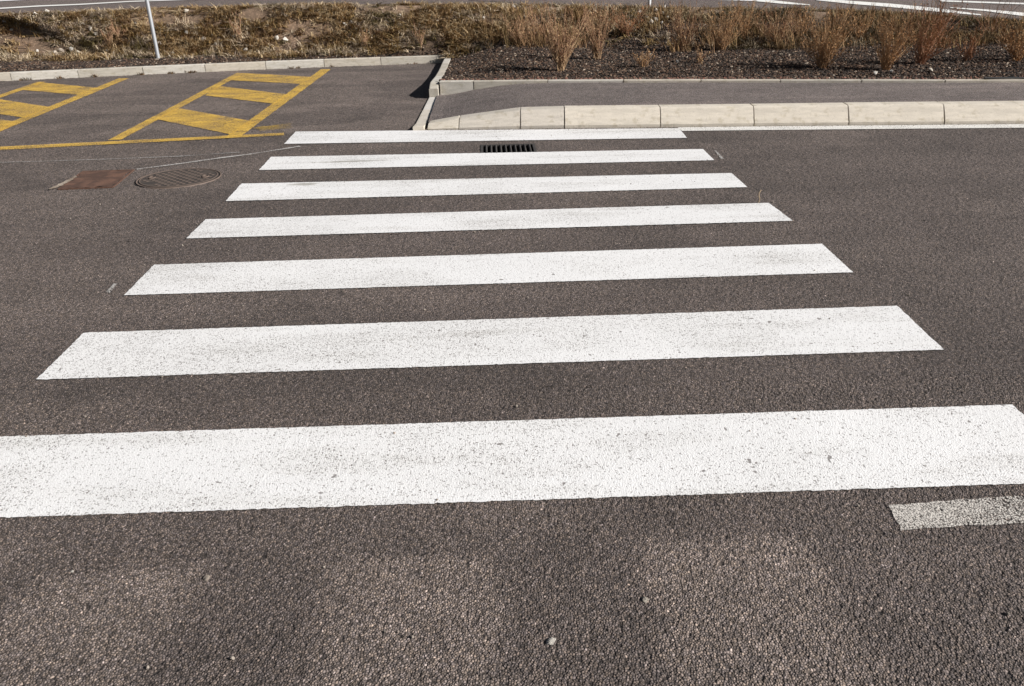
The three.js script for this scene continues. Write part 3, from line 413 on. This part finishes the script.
  const weeds = []; for (const [px, py, n] of [[33, 78, 3], [66, 77, 2], [190, 74, 6], [165, 75, 3], [297, 68, 4], [138, 76, 3], [92, 77, 3], [412, 64, 2], [330, 66, 2]]) { const p = un(px, py); for (let k = 0; k < n; k++) { const x = p[0] + (R() - 0.5) * 0.18; weeds.push({ x, d: bayFoot(x) - 0.02 - 0.03 * R(), y: -0.004, ry: R() * 6, s: [0.8, 0.35 + 0.3 * R(), 0.8], c: [0.10 + 0.06 * R(), 0.085, 0.045] }); } }
  scatter('kerb_weeds', 'small dry weeds growing at the foot of the bay kerb', 'weeds', tuft(5, 10, 0.12, 0.006, 1.2), blade, weeds);
  const grit = []; for (let i = 0; i < 2600; i++) { let x, d; const q = R(); if (q < 0.4) { x = lerp(-0.7, 9, R()); d = kerbFoot(x) - 0.01 - 0.16 * R() * R(); } else if (q < 0.75) { x = lerp(-12, -0.8, R()); d = bayFoot(x) - 0.01 - 0.25 * R() * R(); } else { x = lerp(-5, 5, R()); d = lerp(1.2, 8.6, R()); } const r = 0.002 + 0.004 * R() * R(), t = 0.6 + 0.8 * R(); grit.push({ x, d, y: r * 0.3 + 0.001, ry: R() * 6, rx: R(), rz: R(), s: [r * 1.3, r, r], c: [0.26 * t, 0.225 * t, 0.19 * t] }); }
  scatter('grit', 'fine loose grit gathered at the kerb feet and over the road', 'grit', chip, new THREE.MeshStandardMaterial({ name: 'grit', color: 0xffffff, roughness: 1, flatShading: true }), grit);
  const rim = []; for (let i = 0; i < 900; i++) { const x = lerp(-0.6, 12, R()); rim.push({ x, d: rearLine(x) + 0.085 + 0.10 * R() * R(), y: 0.2 + 0.012 * R(), ry: R() * 6, rx: R(), rz: R(), s: [0.026 * (0.5 + R()), 0.006, 0.014], c: [0.12 + 0.08 * R(), 0.085, 0.06] }); }
  scatter('leaf_litter', 'reddish dry leaf litter lying against the slim rear kerb', 'leaf litter', chip, new THREE.MeshStandardMaterial({ name: 'leaf litter', color: 0xffffff, roughness: 1 }), rim);
}
// ------------------------------------------------------------------ leafless shrubs
const stemM = [[0.45, 0.275, 0.145], [0.46, 0.31, 0.18], [0.37, 0.20, 0.12]].map((c) => new THREE.MeshStandardMaterial({ name: 'shrub bark', color: new THREE.Color().setRGB(...c), roughness: 0.9 }));
const leafM = [[0.42, 0.235, 0.11], [0.40, 0.26, 0.14], [0.34, 0.16, 0.085]].map((c) => new THREE.MeshPhysicalMaterial({ name: 'dry shrub leaf', color: new THREE.Color().setRGB(...c), roughness: 1, side: THREE.DoubleSide, specularIntensity: 0.2 }));
function rod(out, p, q, r0, r1) { const d = q.clone().sub(p), a = Math.abs(d.y) > 0.9 * d.length() ? new THREE.Vector3(1, 0, 0) : new THREE.Vector3(0, 1, 0), u = a.cross(d).normalize(), v = u.clone().cross(d).normalize(), k = out.pos.length / 3; for (let i = 0; i < 3; i++) { const c = Math.cos(i * 2.0944), s = Math.sin(i * 2.0944); for (const [b, r] of [[p, r0], [q, r1]]) out.pos.push(b.x + (u.x * c + v.x * s) * r, b.y + (u.y * c + v.y * s) * r, b.z + (u.z * c + v.z * s) * r); } for (let i = 0; i < 3; i++) { const a0 = k + 2 * i, b0 = k + 2 * ((i + 1) % 3); out.idx.push(a0, b0, a0 + 1, b0, b0 + 1, a0 + 1); } }
function shrub(px, py, topPy, spreadPx, seed, nStem, leafy, tone, label, grp) {
  nStem = Math.round(nStem * 1.2); const b = hit(px, py), d = dir(px, topPy), t = b[2] / -d.z, H = Math.max(0.2, EYE.y + d.y * t - b[1]), S = spreadPx * b[2] / 796 * 0.95, R = rng(seed);
  const o = tag(group('shrub', b[0], b[1] - 0.02, -b[2]), label.replace('brown', ['orange brown', 'tan brown', 'dark red brown'][tone]), 'shrub', grp), st = { pos: [], idx: [] }, tw = { pos: [], idx: [] }, lf = { pos: [], idx: [] }, lean = (R() - 0.5) * 0.22 * H;
  const leaf = (p) => { const k = lf.pos.length / 3, s = 0.006 + 0.008 * R(), a = new THREE.Vector3(R() - 0.5, R() - 0.5, R() - 0.5).normalize(), c = new THREE.Vector3(R() - 0.5, R() - 0.5, R() - 0.5).cross(a).normalize(); for (const [x, y] of [[0, 0], [0.5, 1], [0, 2.4], [-0.5, 1]]) lf.pos.push(p.x + (a.x * y + c.x * x) * s, p.y + (a.y * y + c.y * x) * s, p.z + (a.z * y + c.z * x) * s); lf.idx.push(k, k + 1, k + 2, k, k + 2, k + 3); };
  for (let i = 0; i < nStem; i++) {
    const az = R() * 6.283, rr = Math.pow(R(), 0.4), h = H * (0.42 + 0.74 * R()) * (1 - 0.12 * rr), tip = new THREE.Vector3(Math.cos(az) * rr * S * 0.6 + lean, h, Math.sin(az) * rr * S * 0.55), n = 6; let p = new THREE.Vector3((R() - 0.5) * 0.09, 0, (R() - 0.5) * 0.09), p0 = p.clone();
    for (let k = 1; k <= n; k++) {
      const f = k / n, q = new THREE.Vector3(lerp(p0.x, tip.x, Math.pow(f, 1.2)), h * f, lerp(p0.z, tip.z, Math.pow(f, 1.2))).add(new THREE.Vector3((R() - 0.5) * 0.03, 0, (R() - 0.5) * 0.03)); rod(st, p, q, lerp(0.0055, 0.0022, (k - 1) / n), lerp(0.0055, 0.0022, f));
      if (k > 1) for (let m = 0; m < 2; m++) { const a2 = R() * 6.283, l = (0.08 + 0.16 * R()) * Math.min(1, H), s0 = p.clone().lerp(q, R()), s1 = s0.clone().add(new THREE.Vector3(Math.cos(a2) * l * 0.3, l, Math.sin(a2) * l * 0.3)); rod(tw, s0, s1, 0.0024, 0.0013); for (let z = 0; z < leafy - 2; z++) leaf(s0.clone().lerp(s1, R())); }
      p = q;
    }
  }
  for (const [n, q, m] of [['stems', st, stemM[tone]], ['twigs', tw, stemM[(tone + 1) % 3]], ['dry_leaves', lf, leafM[tone]]]) if (q.idx.length) mesh(n, geo(q.pos, q.idx), m, o).userData.kind = 'stuff';
}
const big = ['leafless brown shrub with many thin upright stems in the mulch', 'tall red brown shrubs in the mulch bed'], mid = ['slender brown shrub at the back of the mulch bed against the bank', 'slender shrubs against the bank'], small = ['small sprouting brown shrub low in the mulch', 'small shrubs in the mulch'];
[[561, 72, 8, 46, 34, 5, 1, big], [597, 60, 6, 30, 26, 5, 1, mid], [642, 68, 44, 20, 12, 4, 0, small], [684, 52, 2, 34, 26, 5, 1, mid], [700, 64, 46, 18, 10, 4, 1, small], [722, 51, 0, 38, 30, 5, 0, mid], [774, 46, 3, 46, 28, 5, 1, mid], [822, 69, 9, 58, 48, 6, 0, big], [885, 71, 14, 44, 34, 5, 0, big], [919, 65, 3, 56, 38, 5, 2, big], [968, 62, 28, 32, 16, 4, 2, small], [1017, 62, 20, 44, 26, 5, 0, big], [521, 46, 14, 36, 18, 5, 1, mid], [540, 40, 4, 40, 22, 5, 1, mid], [627, 36, 3, 36, 22, 6, 2, mid], [742, 40, 1, 34, 20, 5, 0, mid], [800, 36, 4, 34, 20, 5, 0, mid], [858, 40, 10, 30, 16, 5, 0, mid], [990, 36, 0, 44, 14, 2, 2, mid], [940, 34, -4, 30, 14, 3, 2, mid], [1060, 60, 10, 46, 30, 5, 0, big], [605, 34, 4, 34, 16, 5, 1, mid], [120, 40, 18, 18, 7, 1, 1, ['thin bare weed stalks standing in the grass beyond the bays', 'bare weed stalks']], [110, 46, 24, 16, 6, 1, 1, ['thin bare weed stalks standing in the grass beyond the bays', 'bare weed stalks']], [240, 40, 14, 20, 7, 1, 1, ['thin bare weed stalks standing in the grass beyond the bays', 'bare weed stalks']], [365, 48, 22, 12, 5, 1, 1, ['thin bare weed stalks standing in the grass beyond the bays', 'bare weed stalks']], [421, 48, 22, 16, 6, 1, 1, ['thin bare weed stalks standing in the grass beyond the bays', 'bare weed stalks']]
].forEach(([px, py, top, sp, n, lf, tone, [label, g]], i) => shrub(px, py, top, sp, 900 + i, n, lf, tone, label, g));

renderer.render(scene, camera);
